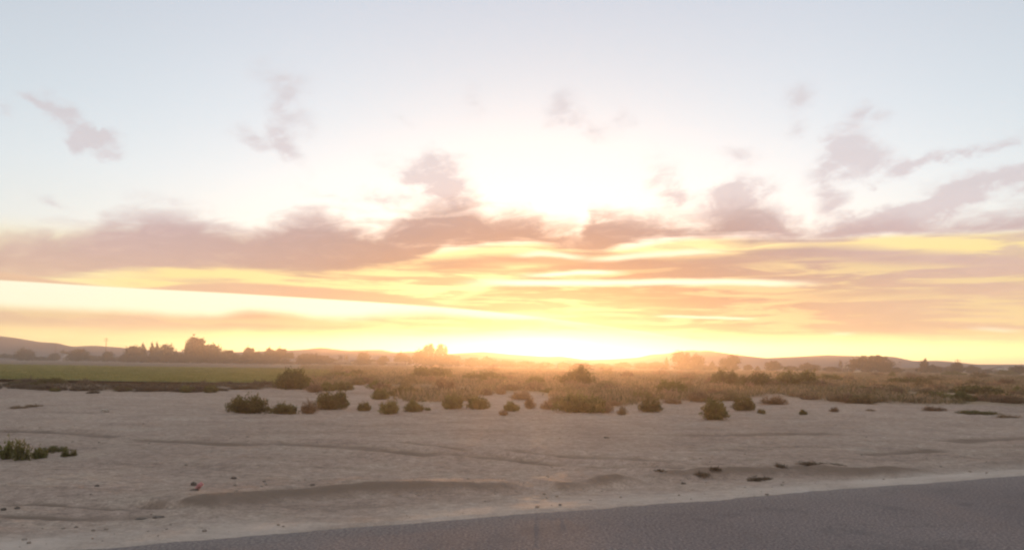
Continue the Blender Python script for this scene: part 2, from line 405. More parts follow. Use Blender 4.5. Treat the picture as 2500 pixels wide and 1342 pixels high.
def grid_faces(nr, nc, wrap=False):
    i = np.arange(nr - 1)[:, None]; j = np.arange(nc if wrap else nc - 1)[None, :]
    j2 = (j + 1) % nc
    return np.stack([i * nc + j, i * nc + j2, (i + 1) * nc + j2, (i + 1) * nc + j], -1).reshape(-1, 4)

# ------------------------------------------------------------------ materials
def material(name):
    m = bpy.data.materials.new(name); m.use_nodes = True
    T = NT(m.node_tree); b = m.node_tree.nodes['Principled BSDF']
    b.inputs['Roughness'].default_value = .9; b.inputs['Specular IOR Level'].default_value = .2
    return m, T, b
def attr(T, n):
    a = T.N.new('ShaderNodeAttribute'); a.attribute_name = n; return a.outputs['Fac']
def bump(T, b, h, dist, strength=.6):
    n = T.N.new('ShaderNodeBump'); n.inputs['Strength'].default_value = strength; n.inputs['Distance'].default_value = dist
    T.L.new(h, n.inputs['Height']); T.L.new(n.outputs[0], b.inputs['Normal'])
def pos(T): return T.N.new('ShaderNodeNewGeometry').outputs['Position']

def mat_ground():
    m, T, b = material('sand'); p = pos(T)
    big = T.noise(p, .10, 5, .6); mid = T.noise(p, .7, 5, .6); fine = T.noise(p, 6, 5, .7); grain = T.noise(p, 26, 4, .8)
    c = T.ramp(big, [(.30, (.272, .200, .158)), (.50, (.345, .256, .202)), (.72, (.405, .308, .248))])
    c = T.mix(T.step(mid, .35, .70, 0, .45), c, (.42, .345, .270))
    c = T.mix(T.step(mid, .50, .30, 0, .50), c, (.27, .215, .175))
    mp = T.N.new('ShaderNodeMapping'); mp.inputs['Scale'].default_value = (.30, 1.5, 1); mp.inputs['Rotation'].default_value = (0, 0, R(8)); T.L.new(p, mp.inputs[0])
    st = T.noise(mp.outputs[0], 1.1, 5, .68, .5)
    c = T.mix(T.step(st, .54, .68, 0, .50), c, (.21, .155, .118))
    c = T.mix(T.step(st, .44, .32, 0, .30), c, (.44, .365, .295))
    c = T.mix(1.0, c, T.ramp(fine, [(.30, (.70, .69, .68)), (.66, (1.20, 1.20, 1.20))]), 'MULTIPLY')
    c = T.mix(1.0, c, T.ramp(grain, [(.32, (.68, .68, .68)), (.64, (1.26, 1.26, 1.26))]), 'MULTIPLY')
    c = T.mix(T.m('MULTIPLY', attr(T, 'pale'), .85, clamp=True), c, T.mix(fine, (.50, .415, .345), (.62, .53, .45)))
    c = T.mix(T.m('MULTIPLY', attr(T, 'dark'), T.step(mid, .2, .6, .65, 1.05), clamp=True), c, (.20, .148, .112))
    sc = T.ramp(T.noise(p, .35, 5, .65), [(.32, (.20, .148, .088)), (.52, (.28, .208, .128)), (.70, (.36, .275, .18))])
    c = T.mix(attr(T, 'scrub'), c, sc)
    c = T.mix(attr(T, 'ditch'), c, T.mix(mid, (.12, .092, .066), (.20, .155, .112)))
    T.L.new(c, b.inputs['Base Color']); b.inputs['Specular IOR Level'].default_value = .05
    bump(T, b, T.m('ADD', fine, T.m('MULTIPLY', grain, .35)), .05, .7)
    return m
def mat_road():
    m, T, b = material('asphalt'); p = pos(T)
    big = T.noise(p, .35, 4, .6); sp = T.noise(p, 34, 3, .8); sp2 = T.noise(p, 24, 3, .7)
    c = T.ramp(big, [(.3, (.172, .142, .133)), (.7, (.212, .176, .163))])
    c = T.mix(1.0, c, T.ramp(sp, [(.34, (.50, .50, .52)), (.5, (1, 1, 1)), (.66, (1.7, 1.66, 1.6))]), 'MULTIPLY')
    c = T.mix(1.0, c, T.ramp(sp2, [(.3, (.82, .82, .82)), (.7, (1.18, 1.18, 1.18))]), 'MULTIPLY')
    wear = T.noise(p, .9, 5, .7, .4)
    c = T.mix(T.step(wear, .52, .66, 0, .45), c, (.115, .100, .096))
    vo = T.N.new('ShaderNodeTexVoronoi'); vo.feature = 'DISTANCE_TO_EDGE'; vo.inputs['Scale'].default_value = .55
    wp = T.N.new('ShaderNodeVectorMath'); T.L.new(p, wp.inputs[0]); T.L.new(T.noise(p, 2.2, 4, .65, 0, True), wp.inputs[1]); T.L.new(wp.outputs[0], vo.inputs['Vector'])
    ck = T.m('MULTIPLY', T.step(vo.outputs['Distance'], .016, .004), T.step(big, .50, .62))
    c = T.mix(T.m('MULTIPLY', ck, .25), c, (.05, .043, .04))
    dust = attr(T, 'dust')
    c = T.mix(T.m('MULTIPLY', dust, T.step(sp2, .40, .62), clamp=True), c, (.27, .235, .205))
    T.L.new(c, b.inputs['Base Color']); b.inputs['Roughness'].default_value = 1.0; b.inputs['Specular IOR Level'].default_value = .04
    bump(T, b, sp, .008, .6)
    return m
def mat_plain(name, c0, c1, scale=3.0, rough=.9):
    m, T, b = material(name)
    tc = T.N.new('ShaderNodeTexCoord').outputs['Object']
    c = T.mix(T.step(T.noise(tc, scale, 4, .6), .3, .7), c0, c1)
    T.L.new(c, b.inputs['Base Color']); b.inputs['Roughness'].default_value = rough
    return m
def mat_leaf(name, c0, c1, c2, trans=.3, scale=4.0):
    m, T, b = material(name)
    tc = T.N.new('ShaderNodeTexCoord').outputs['Object']
    c = T.ramp(T.noise(tc, scale, 3, .6), [(.32, c0), (.52, c1), (.70, c2)])
    inf = T.N.new('ShaderNodeObjectInfo').outputs['Random']
    v = T.step(inf, 0, 1, .78, 1.22)
    c = T.mix(1.0, c, T.xyz(v, v, v), 'MULTIPLY')
    T.L.new(c, b.inputs['Base Color'])
    tr = T.N.new('ShaderNodeBsdfTranslucent'); T.L.new(c, tr.inputs[0])
    mx = T.N.new('ShaderNodeMixShader'); mx.inputs[0].default_value = trans
    out = m.node_tree.nodes['Material Output']
    T.L.new(b.outputs[0], mx.inputs[1]); T.L.new(tr.outputs[0], mx.inputs[2]); T.L.new(mx.outputs[0], out.inputs[0])
    return m
M = {
 'ground': mat_ground(), 'road': mat_road(),
 'olive': mat_leaf('olive_leaf', (.078, .076, .026), (.134, .130, .048), (.20, .19, .072), .42),
 'green': mat_leaf('green_leaf', (.074, .076, .023), (.125, .128, .040), (.175, .175, .060), .45),
 'dry': mat_leaf('dry_leaf', (.25, .178, .108), (.33, .238, .150), (.39, .288, .188), .5),
 'scrub': mat_leaf('scrub_leaf', (.135, .108, .056), (.205, .165, .085), (.275, .222, .120), .45),
 'bank': mat_leaf('bank_brush_leaf', (.075, .058, .042), (.125, .098, .070), (.18, .145, .105)),
 'rust': mat_leaf('rust_leaf', (.155, .096, .060), (.24, .155, .100), (.31, .21, .14), .5),
 'tree': mat_leaf('tree_leaf', (.030, .030, .014), (.048, .046, .020), (.070, .066, .030), .08, .6),
 'tree2': mat_leaf('tree_leaf_grey', (.045, .042, .026), (.066, .060, .038), (.09, .082, .052), .08, .6),
 'bark': mat_plain('bark', (.055, .042, .032), (.10, .078, .06), 6),
 'stem': mat_plain('woody_stem', (.07, .052, .038), (.12, .095, .07), 20),
 'hill': mat_plain('hill_rock', (.115, .098, .100), (.165, .140, .138), .03),
 'white': mat_plain('pale_siding', (.17, .145, .125), (.22, .19, .17), 1.2, .7),
 'roof': mat_plain('roofing', (.26, .225, .20), (.36, .32, .29), 1.5, .8),
 'glass': mat_plain('window_pane', (.03, .035, .04), (.05, .055, .06), 1, .2),
 'pole': mat_plain('weathered_pole', (.08, .065, .052), (.13, .105, .085), 4),
 'crop': mat_leaf('crop_blade', (.160, .155, .052), (.215, .205, .072), (.27, .25, .10), .35, .5),
 'soil': mat_plain('field_soil', (.16, .158, .055), (.22, .21, .08), .4),
 'red': mat_plain('red_plastic', (.44, .18, .18), (.52, .25, .24), 20, .5),
 'clod': mat_plain('dirt_clod', (.085, .062, .048), (.15, .115, .092), 8),
 'pebble': mat_plain('pebble', (.22, .175, .14), (.34, .28, .23), 3),
 'pale': mat_plain('pale_stone', (.42, .36, .31), (.52, .46, .40), 12),
 'stone': mat_plain('stone', (.10, .085, .07), (.19, .16, .135), 12),
}

# ------------------------------------------------------------------ ground, road, hills
def build_ground():
    az = np.concatenate([np.arange(-38, 38.001, .115), np.arange(41, 319, 4.0)])
    r = [1.5]
    while r[-1] < 1650:
        q = r[-1]
        r.append(q * (1.05 if q < 5.5 else 1.0058 if q < 45 else 1.010 if q < 90 else 1.05 if q < 400 else 1.14))
    r = np.array(r)
    A, Q = np.meshgrid(np.radians(az), r)
    x = (Q * np.sin(A)).ravel(); y = (Q * np.cos(A)).ravel()
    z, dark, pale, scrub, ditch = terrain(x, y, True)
    co = np.stack([x, y, z], 1)
    nc = len(az); nr = len(r)
    f = grid_faces(nr, nc, True)[:, ::-1]
    co = np.vstack([co, [[0, 0, -.045]]])
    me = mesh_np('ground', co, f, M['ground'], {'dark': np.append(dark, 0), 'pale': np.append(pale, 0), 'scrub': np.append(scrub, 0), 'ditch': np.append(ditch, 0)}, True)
    bm = bmesh.new(); bm.from_mesh(me); bm.verts.ensure_lookup_table()
    c = bm.verts[nc * nr]
    for j in range(nc): bm.faces.new((bm.verts[j], bm.verts[(j + 1) % nc], c))
    bmesh.ops.recalc_face_normals(bm, faces=bm.faces[-nc:])
    bm.to_mesh(me); bm.free()
    kind(link('ground', me), 'structure')
def build_road():
    s = np.concatenate([np.arange(-420, -30, 6.0), np.arange(-30, 40, .2), np.arange(40, 421, 6.0)])
    t = np.concatenate([np.arange(.35, -6, -.12), np.arange(-6, -ROAD_W - .35, -.9), [-ROAD_W - .3]])
    S, Tt = np.meshgrid(s, t)
    x = (E0.x + RD.x * S + RN.x * Tt).ravel(); y = (E0.y + RD.y * S + RN.y * Tt).ravel()
    d = Tt.ravel()
    z = np.zeros_like(x) + .004 * fbm(x * .6, y * .6, 2, 5) - .03 * sstep(-.05, .35, d)
    dust = np.clip(.9 * np.exp(-np.clip(-d, 0, None) / .30) + 1.1 * np.clip(fbm(x * .5, y * .9, 3, 91) - .02, 0, 1) * np.exp(-np.clip(-d, 0, None) / .8) * (1 + 2.5 * (1 - sstep(-1, 4, road_along(x, y)))), 0, 1)
    me = mesh_np('road', np.stack([x, y, z], 1), grid_faces(len(t), len(s))[:, ::-1], M['road'], {'dust': dust}, True)
    kind(link('road', me), 'structure')
HILL_D = 525.0
SKYLINE = [(-900,850),(-500,832),(-200,824),(0,823),(40,828),(100,838),(140,840),(175,849),(230,846),(300,851),(400,860),(560,863),(700,858),(740,856),(783,851),(850,859),(900,857),(930,856),(965,863),(1000,860),(1100,866),(1180,861),(1260,868),(1340,873),(1370,872),(1430,881),(1500,879),(1560,875),(1590,868),(1620,867),(1690,857),(1708,860),(1725,858),(1790,868),(1870,877),(1950,873),(2020,869),(2100,872),(2180,873),(2230,884),(2290,883),(2340,887),(2380,892),(2500,892),(2700,886),(3100,880),(3600,893)]
def build_hills():
    sa, sh = [], []
    for a, b in SKYLINE:
        d = direction(a, b - 3); k = HILL_D / math.hypot(d.x, d.y)
        sa.append(math.degrees(math.atan2(d.x, d.y))); sh.append(CAM_H + d.z * k)
    az = np.arange(-50, 50.01, .1)
    H = np.interp(az, sa, sh)
    H = np.convolve(np.pad(H, 2, 'edge'), np.ones(5) / 5, 'valid')
    H *= sstep(-50, -42, az) * (1 - sstep(42, 50, az))
    rr = np.linspace(-70, 90, 41)
    A, Q = np.meshgrid(az, rr)
    Hm = np.broadcast_to(H, A.shape)
    prof = np.where(Q < 0, 1 - sstep(0, 1, -Q / 70), 1 - sstep(0, 1, Q / 90))
    x = (HILL_D + Q) * np.sin(np.radians(A)); y = (HILL_D + Q) * np.cos(np.radians(A))
    n = fbm(x * .012, y * .012, 4, 101)
    n1 = fbm(x[17:18] * .02, y[17:18] * .02, 3, 103)
    z = (Hm + .35 * n1) * np.clip(prof, 0, 1) * (1 + .5 * n * (1 - prof)) - .6 * (1 - prof)
    me = mesh_np('hills', np.stack([x.ravel(), y.ravel(), z.ravel()], 1), grid_faces(len(rr), len(az))[:, ::-1], M['hill'], None, True)
    kind(link('hills', me), 'structure')
build_ground(); build_road(); build_hills()

# ------------------------------------------------------------------ plants
def rngv(n, rs): return rs.normal(size=(n, 3))
def leaf_faces(c, dirs, L, W, rs):
    """c: centres (n,3), dirs: long axes (n,3); one narrow quad each"""
    n = len(c)
    dirs = dirs / np.linalg.norm(dirs, axis=1, keepdims=True)
    s = np.cross(dirs, rngv(n, rs)); s /= np.linalg.norm(s, axis=1, keepdims=True) + 1e-9
    L = np.broadcast_to(L, (n,))[:, None]; W = np.broadcast_to(W, (n,))[:, None]
    co = np.stack([c - dirs * L * .5, c + s * W * .5, c + dirs * L * .5, c - s * W * .5], 1).reshape(-1, 3)
    return co, np.arange(n * 4).reshape(n, 4)
def tube(path, r0, r1, sides=5):
    path = np.asarray(path, float); k = len(path); V = []
    for i, p in enumerate(path):
        t = path[min(i + 1, k - 1)] - path[max(i - 1, 0)]; t /= np.linalg.norm(t) + 1e-9
        a = np.cross(t, [0.3, .9, .1]); a /= np.linalg.norm(a) + 1e-9; b = np.cross(t, a)
        r = r0 + (r1 - r0) * i / (k - 1)
        for j in range(sides):
            w = 2 * math.pi * j / sides; V.append(p + r * (math.cos(w) * a + math.sin(w) * b))
    return np.array(V), grid_faces(k, sides, True)
def merge(parts):
    vs, fs, o = [], [], 0
    for v, f in parts: vs.append(v); fs.append(f + o); o += len(v)
    return np.vstack(vs), np.vstack(fs)

def shrub_mesh(seed, n_shoots, leaves, L, W, flat=1.0, spiky=.18, droop=0.0, low=.12):
    """a domed shrub of unit width and unit height: returns foliage and stem (verts, faces)"""
    rs = np.random.RandomState(seed)
    # lumpy dome: a few lobes
    lob = [(rs.uniform(-.26, .26), rs.uniform(-.26, .26), rs.uniform(.20, .34), rs.uniform(.62, 1.0)) for _ in range(7)]
    lob.append((0, 0, .36, .92))
    C, D, ST = [], [], []
    for i in range(n_shoots):
        lx, ly, lr, lh = lob[rs.randint(len(lob))]
        u = math.sqrt(rs.uniform()); th = rs.uniform(0, 2 * math.pi)
        tipx = lx + lr * u * math.cos(th); tipy = ly + lr * u * math.sin(th)
        tipz = lh * (math.sqrt(max(0, 1 - u * u)) * .80 + .20) * rs.uniform(.55, 1.0)
        if rs.uniform() < spiky: tipz *= rs.uniform(1.04, 1.28)
        tipz = max(tipz, low * rs.uniform(.4, 1.6)) * flat
        sp_ = rs.uniform(.25, .85)
        b = np.array([tipx * sp_ + rs.normal() * .05, tipy * sp_ + rs.normal() * .05, 0.0])
        tip = np.array([tipx, tipy, tipz]); mid = (b + tip) * .5 + np.array([tipx * .18, tipy * .18, .05 - droop])
        n = leaves
        t = rs.uniform(.08, 1.0, n)[:, None] ** .8
        p = (1 - t) ** 2 * b + 2 * t * (1 - t) * mid + t * t * tip
        p += rs.normal(size=(n, 3)) * .028
        d = 2 * (1 - t) * (mid - b) + 2 * t * (tip - mid) + rs.normal(size=(n, 3)) * .22
        p[:, 2] = np.maximum(p[:, 2], .015)
        C.append(p); D.append(d)
        if i % 9 == 0:
            ST.append(tube([[0, 0, -.03], b * .5, mid, mid * .35 + tip * .65, tip], .012, .003, 4))
    C = np.vstack(C); D = np.vstack(D)
    fol = leaf_faces(C, D, L * rs.uniform(.6, 1.4, len(C)), W * rs.uniform(.6, 1.3, len(C)), rs)
    return fol, merge(ST)
SHRUBS = {}
def shrub_kind(key, mat, **kw):
    f, s = shrub_mesh(**kw)
    SHRUBS[key] = (mesh_np('foliage_' + key, *f, M[mat]), mesh_np('stem_' + key, *s, M['stem']))
for i, sd in enumerate((11, 12, 13)): shrub_kind('olive%d' % i, 'olive', seed=sd, n_shoots=230, leaves=22, L=.085, W=.030)
for i, sd in enumerate((21, 22)): shrub_kind('green%d' % i, 'green', seed=sd, n_shoots=230, leaves=22, L=.085, W=.030)
for i, sd in enumerate((31, 32)): shrub_kind('rust%d' % i, 'rust', seed=sd, n_shoots=150, leaves=18, L=.08, W=.028, spiky=.3)
for i, sd in enumerate((41, 42, 43)): shrub_kind('dry%d' % i, 'dry', seed=sd, n_shoots=110, leaves=16, L=.10, W=.030, spiky=.4)
for i, sd in enumerate((71, 72)): shrub_kind('scrub%d' % i, 'scrub', seed=sd, n_shoots=190, leaves=20, L=.085, W=.030, spiky=.3)
for i, sd in enumerate((61, 62, 63)): shrub_kind('bank%d' % i, 'bank', seed=sd, n_shoots=110, leaves=16, L=.10, W=.030, spiky=.4)
shrub_kind('weed0', 'green', seed=51, n_shoots=64, leaves=18, L=.10, W=.055, spiky=.6)
shrub_kind('weed1', 'olive', seed=52, n_shoots=56, leaves=18, L=.10, W=.055, spiky=.6)

def shrub(px, py, wpx, hpx, key, label, name='bush', cat='bush', group=None, rz=None):
    """px, py: where its foot stands in the photograph; size follows from the distance"""
    g = ground_pt(px, py); g.z = tz(g.x, g.y)
    g = ground_pt(px, py, g.z); dist = math.hypot(g.x, g.y)
    w = wpx * dist / FPX; h = hpx * dist / FPX
    t = thing(name, (g.x, g.y + w * .25, tz(g.x, g.y + w * .25) - .02), label, cat, group, rz if rz is not None else random.uniform(0, 6.28))
    f, s = SHRUBS[key]
    link('foliage', f, t, sc=(w, w, h)); link('stem', s, t, sc=(w, w, h))
    return t
G1 = 'bushes along the edge of the sand'
NEAR = [
 (592,1008,96,56,'olive0','dark rounded bush standing alone on sand, leftmost big bush before the field'),
 (690,1010,56,36,'olive1','ragged low bush on sand between the lone dark bush and the brown one'),
 (750,1012,52,38,'rust0','brownish thin bush leaning against the left foot of a bigger bush'),
 (803,1000,84,54,'olive2','big dark rounded bush directly right of the thin brownish bush'),
 (886,1004,36,30,'olive0','small isolated bush on bare sand right of the big rounded bush'),
 (950,1010,64,42,'olive1','dark bush with pointed left foot, joined to a paler one on its right'),
 (1010,1004,58,34,'green0','paler low bush joined to the right side of a dark bush'),
 (1044,1002,16,11,'olive2','tiny sprig on sand at the right end of a bush pair'),
 (1106,998,60,46,'olive0','bush warmed by orange glow, left one of two side by side'),
 (1170,999,60,42,'green1','lighter rounded bush, right one of two side by side in the glow'),
 (1230,1014,30,17,'rust0','small low bush at the very front left of the glowing group'),
 (1250,1004,56,28,'green0','thin spreading bush behind the small front one in the glow'),
 (1296,1000,40,40,'rust1','upright brown bush in the glow, behind thin spreading bush'),
 (1345,1000,54,26,'rust0','low rusty bush touching the left end of the widest bush'),
 (1420,1008,116,62,'olive1','widest bush, a broad orange-lit mound under the setting sun'),
 (1478,1010,44,30,'rust1','short brown bush at the right end of the widest bush'),
 (1520,1013,40,28,'dry0','thin greyish brown bush standing just right of the widest mound'),
 (1590,1006,60,38,'olive2','compact flat-topped bush on sand between thin brown bush and bright bush'),
 (1745,1024,86,68,'green1','tall green rounded bush nearest the road, lit on its left'),
 (1818,1004,50,42,'olive0','dark bush close behind the tall green one on its right'),
 (1861,1010,20,15,'olive1','small dark tuft on sand right of the dark bush'),
 (1964,1012,26,15,'green0','small lone tuft on the bare sand at right'),
 (2038,1003,30,13,'rust1','small reddish tuft on sand before the brush edge'),
 (1890,987,76,24,'rust0','low reddish mat of brush on the pale sand tongue'),
 (2285,1005,56,14,'rust1','flat rusty brown tuft lying on sand at far right'),
 (2128,1001,24,7,'dry1','very flat dry tuft between two rusty tufts on sand'),
 (2395,1012,90,10,'olive2','long thin line of low weeds on sand near right edge'),
 (2470,1018,60,8,'dry2','wispy flat weeds at the right edge of the sand'),
]
for p in NEAR:
    shrub(*p[:5], p[5], 'bush' if p[3] > 14 else 'tuft', 'bush' if p[3] > 14 else 'tuft', G1)
WEED = [
 (6,1120,50,48,'weed0','leafy green weed cut by the left edge of the picture'),
 (46,1124,44,54,'weed1','tallest upright weed in the clump at left foreground'),
 (90,1119,46,30,'weed0','dark spreading weed at the right end of the main clump'),
 (118,1104,84,16,'weed1','low creeping weed reaching right behind the main clump'),
 (156,1115,24,20,'weed0','small sprig right of the clump, left one of a pair'),
 (175,1113,20,19,'weed1','small dark sprig right of the clump, right one of a pair'),
 (75,993,50,8,'dry0','flat dry weed on pale sand at far left'),
 (38,997,40,8,'dry1','flat faded weed on the sand, just left of a darker one')]
for p in WEED: shrub(*p[:5], p[5], 'weed', 'weed', 'weeds in the left foreground' if p[1] > 1050 else 'flat dry weeds on the left sand')
BACK = [
 (702,950,118,56,'green0','large bushy green shrub standing at the right end of the field'),
 (762,958,46,28,'rust0','brown shrub at the right foot of the large green shrub'),
 (835,953,60,28,'olive1','low dark shrub on the far side of the sand tongue'),
 (510,958,38,24,'olive0','dark little shrub at the sand edge below the green field'),
 (447,958,28,17,'olive2','small dark shrub at the sand edge left of a larger one'),
 (840,922,90,20,'green1','flat greenish shrub behind the sand tongue, beyond the dark one'),
 (935,948,60,24,'dry0','greyish shrub at the right lip of the sand tongue'),
 (925,975,56,30,'green0','thin olive shrub above the small isolated bush'),
 (985,968,80,30,'olive1','olive shrub at brush edge above the joined bush pair'),
 (1100,962,80,34,'rust1','rusty shrub in the glow above the side by side bushes'),
 (1640,966,100,46,'green1','broad olive shrub in the brush below the tallest right tree'),
 (1650,986,60,16,'rust0','low rusty shrub on the sand lip right of flat-topped bush'),
 (1780,940,70,52,'olive0','tall rounded shrub in the brush below the leaning tree'),
 (1860,948,112,46,'olive1','wide domed shrub in the brush, left one of two domes'),
 (1952,946,108,50,'olive2','wide domed shrub in the brush, right one of two domes'),
 (2035,930,76,20,'green0','flat green shrub right of the two domed shrubs'),
 (2230,938,100,20,'olive1','long low shrub in the brush before the pale flat building'),
 (2390,966,110,28,'green1','green mounded shrub standing out in the brush at right'),
 (2455,985,70,20,'rust1','reddish shrub at the brush edge near right border'),
 (1410,945,90,58,'green0','hazy golden shrub right under the sunset glow'),
 (1310,940,60,30,'olive0','faint hazy shrub in the brightest part of the glow'),
 (1180,932,100,34,'olive1','hazy orange shrub left of the brightest glow'),
 (1500,958,80,26,'rust0','hazy rusty shrub behind the widest near bush'),
 (1055,925,110,36,'olive2','hazy brown shrub under the plumed tree'),
 (1270,975,70,26,'rust1','glowing brown shrub at the sand edge behind the front bushes'),
 (1560,975,70,26,'olive2','dim olive shrub behind the flat-topped bush'),
]
for p in BACK: shrub(*p[:5], p[5], 'shrub', 'shrub', 'shrubs standing out in the brush')
# dry brush along the ditch bank in front of the field
rs = np.random.RandomState(5)
for i in range(64):
    px = rs.uniform(-30, 650); e = np.interp(px, [0, 120, 260, 420, 560, 700], [944, 949, 954, 955, 950, 946])
    py = e + rs.uniform(-11, 2)
    shrub(px, py, rs.uniform(22, 60), rs.uniform(8, 19), ['bank0', 'bank1', 'bank2', 'bank1', 'olive1', 'bank0'][rs.randint(6)],
          'low dry brown brush on the dark bank between sand and green field', 'brush', 'brush', 'dry brush on the bank below the field')
# the brush flat
cnt = 0
while cnt < 235:
    px = rs.uniform(690, 2560); e = float(np.interp(px, [a for a, b in SCRUB], [b for a, b in SCRUB]))
    hz = 868 + .0123 * px + 14
    py = hz + (e - 3 - hz) * rs.uniform() ** .75
    if px < 780 and py < 925: continue
    k = ['scrub0', 'scrub1', 'scrub0', 'green0', 'rust0', 'rust1', 'dry0', 'dry1', 'scrub1', 'rust0'][rs.randint(10)]
    s = (py - hz + 12) / 80
    shrub(px, py, (30 + 50 * rs.uniform()) * (.5 + .6 * s), (10 + 15 * rs.uniform()) * (.55 + .6 * s), k,
          'low hazy scrub bush among the dense brush beyond the sand', 'scrub_bush', 'bush', 'scrub bushes in the brush beyond the sand')
    cnt += 1

# ground cover in the brush and the crop in the field: nobody could count these
def scatter_tufts(name, pts, size, mat, seed, blades=7, ar=.16):
    rs = np.random.RandomState(seed); n = len(pts)
    z = terrain(pts[:, 0], pts[:, 1])
    c = np.repeat(np.stack([pts[:, 0], pts[:, 1], z], 1), blades, 0)
    s = np.repeat(size, blades) * rs.uniform(.5, 1.2, n * blades)
    d = rs.normal(size=(n * blades, 3)) * [.55, .55, .25] + [0, 0, 1.0]
    d /= np.linalg.norm(d, axis=1, keepdims=True)
    c = c + np.stack([rs.normal(size=len(c)) * s * .5, rs.normal(size=len(c)) * s * .5, np.zeros(len(c))], 1) + d * s[:, None] * .42
    v, f = leaf_faces(c, d, s, s * ar, rs)
    return kind(link(name, mesh_np(name, v, f, M[mat])), 'stuff')
def sample_sector(n, a0, a1, r0, r1, seed, pw=1.0):
    rs = np.random.RandomState(seed)
    a = np.radians(rs.uniform(a0, a1, n)); r = r0 + (r1 - r0) * rs.uniform(size=n) ** pw
    return np.stack([r * np.sin(a), r * np.cos(a)], 1)
P = sample_sector(62000, -14, 36, 30, 300, 71, 1.6)
P = P[scrub_mask(P[:, 0], P[:, 1]) > .45]
P = P[fbm(P[:, 0] * .12, P[:, 1] * .08, 3, 77) > -.16]
q = np.random.RandomState(8).uniform(.16, .48, len(P))
sel = np.random.RandomState(9).uniform(size=len(P))
tag(scatter_tufts('dry_scrub', P[sel < .5], q[sel < .5], 'dry', 1), 'low dry stems covering the flat between the bushes', 'scrub')
tag(scatter_tufts('green_scrub', P[sel >= .5], q[sel >= .5], 'scrub', 2), 'low olive growth covering the flat between the bushes', 'scrub')
P = sample_sector(7000, -37, -13, 43, 53.5, 73)
P = P[scrub_mask(P[:, 0], P[:, 1]) > .35]
tag(scatter_tufts('bank_weeds', P, np.random.RandomState(3).uniform(.08, .20, len(P)), 'bank', 4), 'matted dry weeds on the dark bank below the field', 'weeds')
# green field
FZ = .22
fx = [ground_pt(a, b, FZ) for a, b in ((-260,922),(0,924.5),(350,931),(660,934),(800,924),(800,903),(660,899),(300,894.5),(0,889.5),(-260,886))]
NS = 40
lo = np.array([[v.x, v.y] for v in fx[:5]]); hi = np.array([[v.x, v.y] for v in fx[5:]])[::-1]
u = np.linspace(0, 1, NS); k5 = np.linspace(0, 1, 5)
L2 = np.stack([np.interp(u, k5, lo[:, i]) for i in (0, 1)], 1); H2 = np.stack([np.interp(u, k5, hi[:, i]) for i in (0, 1)], 1)
rows = np.linspace(0, 1, 24)[:, None, None]
F = L2[None] * (1 - rows) + H2[None] * rows
fz = terrain(F[..., 0].ravel(), F[..., 1].ravel()) * 0 + FZ
me = mesh_np('field', np.concatenate([F.reshape(-1, 2), fz[:, None]], 1), grid_faces(24, NS), M['soil'], None, True)
kind(link('field', me), 'structure')
rs = np.random.RandomState(15)
uu = rs.uniform(size=17000); vv = rs.uniform(size=17000) ** 1.15
Pf = np.stack([np.interp(uu, u, L2[:, i]) * (1 - vv) + np.interp(uu, u, H2[:, i]) * vv for i in (0, 1)], 1)
def crop():
    n = len(Pf); b = 6
    c = np.repeat(np.concatenate([Pf, np.full((n, 1), FZ)], 1), b, 0); s = np.repeat(rs.uniform(.12, .24, n), b)
    d = rs.normal(size=(n * b, 3)) * [.4, .4, .2] + [0, 0, 1.0]; d /= np.linalg.norm(d, axis=1, keepdims=True)
    c[:, :2] += rs.normal(size=(n * b, 2)) * .25; c += d * s[:, None] * .4
    v, f = leaf_faces(c, d, s, s * .30, rs)
    tag(kind(link('crop', mesh_np('crop', v, f, M['crop'])), 'stuff'), 'young green crop filling the flat field', 'crop')
crop()

# ------------------------------------------------------------------ trees
def tree_mesh(seed, lobes, n_leaf, L, trunk=.16, bare=0.0):
    """unit width and height; lobes: (x, z, rx, rz, weight) ellipsoids in the tree's front plane, given real depth"""
    rs = np.random.RandomState(seed)
    wsum = sum(q[4] for q in lobes); C = []; limbs = []
    base = np.array([0, 0, -.02]); fork = np.array([rs.normal() * .015, rs.normal() * .015, trunk])
    limbs.append(tube([base, fork * [1, 1, .5], fork], .030, .022, 6))
    for (lx, lz, rx, rz, w) in lobes:
        ly = rs.uniform(-.18, .18) if rx < .4 else 0
        cen = np.array([lx, ly, lz])
        limbs.append(tube([fork * .8, fork * .5 + cen * .5 + [0, 0, .02], cen, cen + [rs.normal() * .02, 0, rz * .8]], .018, .004, 4))
        n = max(30, int(1.7 * n_leaf * w / wsum)); m = max(6, n // 14)
        # leaf clumps near the lobe's surface leave gaps between them
        th = rs.uniform(0, 2 * math.pi, m); cz = rs.uniform(-1, 1, m); rr = rs.uniform(.12, 1.0, m) ** .55 * rs.uniform(.85, 1.18, m)
        sx = np.sqrt(1 - cz ** 2)
        cl = cen + np.stack([rx * rr * sx * np.cos(th), rx * .9 * rr * sx * np.sin(th), rz * rr * cz], 1)
        for c in cl[:: max(1, m // 7)]:
            limbs.append(tube([cen - [0, 0, rz * .3], (cen + c) * .5, c], .006, .002, 3))
        p = np.repeat(cl, 14, 0) + rs.normal(size=(m * 14, 3)) * np.repeat(rs.uniform(.5, 1.4, m), 14)[:, None] * [.055 * min(1, rx / .2), .055, .050]
        p[:, 2] = np.maximum(p[:, 2], .0)
        C.append(p)
    C = np.vstack(C)
    d = rs.normal(size=C.shape)
    L *= 1.15
    cr = leaf_faces(C, d, L * rs.uniform(.6, 1.4, len(C)), L * .6 * rs.uniform(.6, 1.3, len(C)), rs)
    return merge(limbs), cr
TREES = {}
def tree_kind(key, mat, **kw):
    t, c = tree_mesh(**kw)
    TREES[key] = (mesh_np('trunk_' + key, *t, M['bark']), mesh_np('crown_' + key, *c, M[mat]))
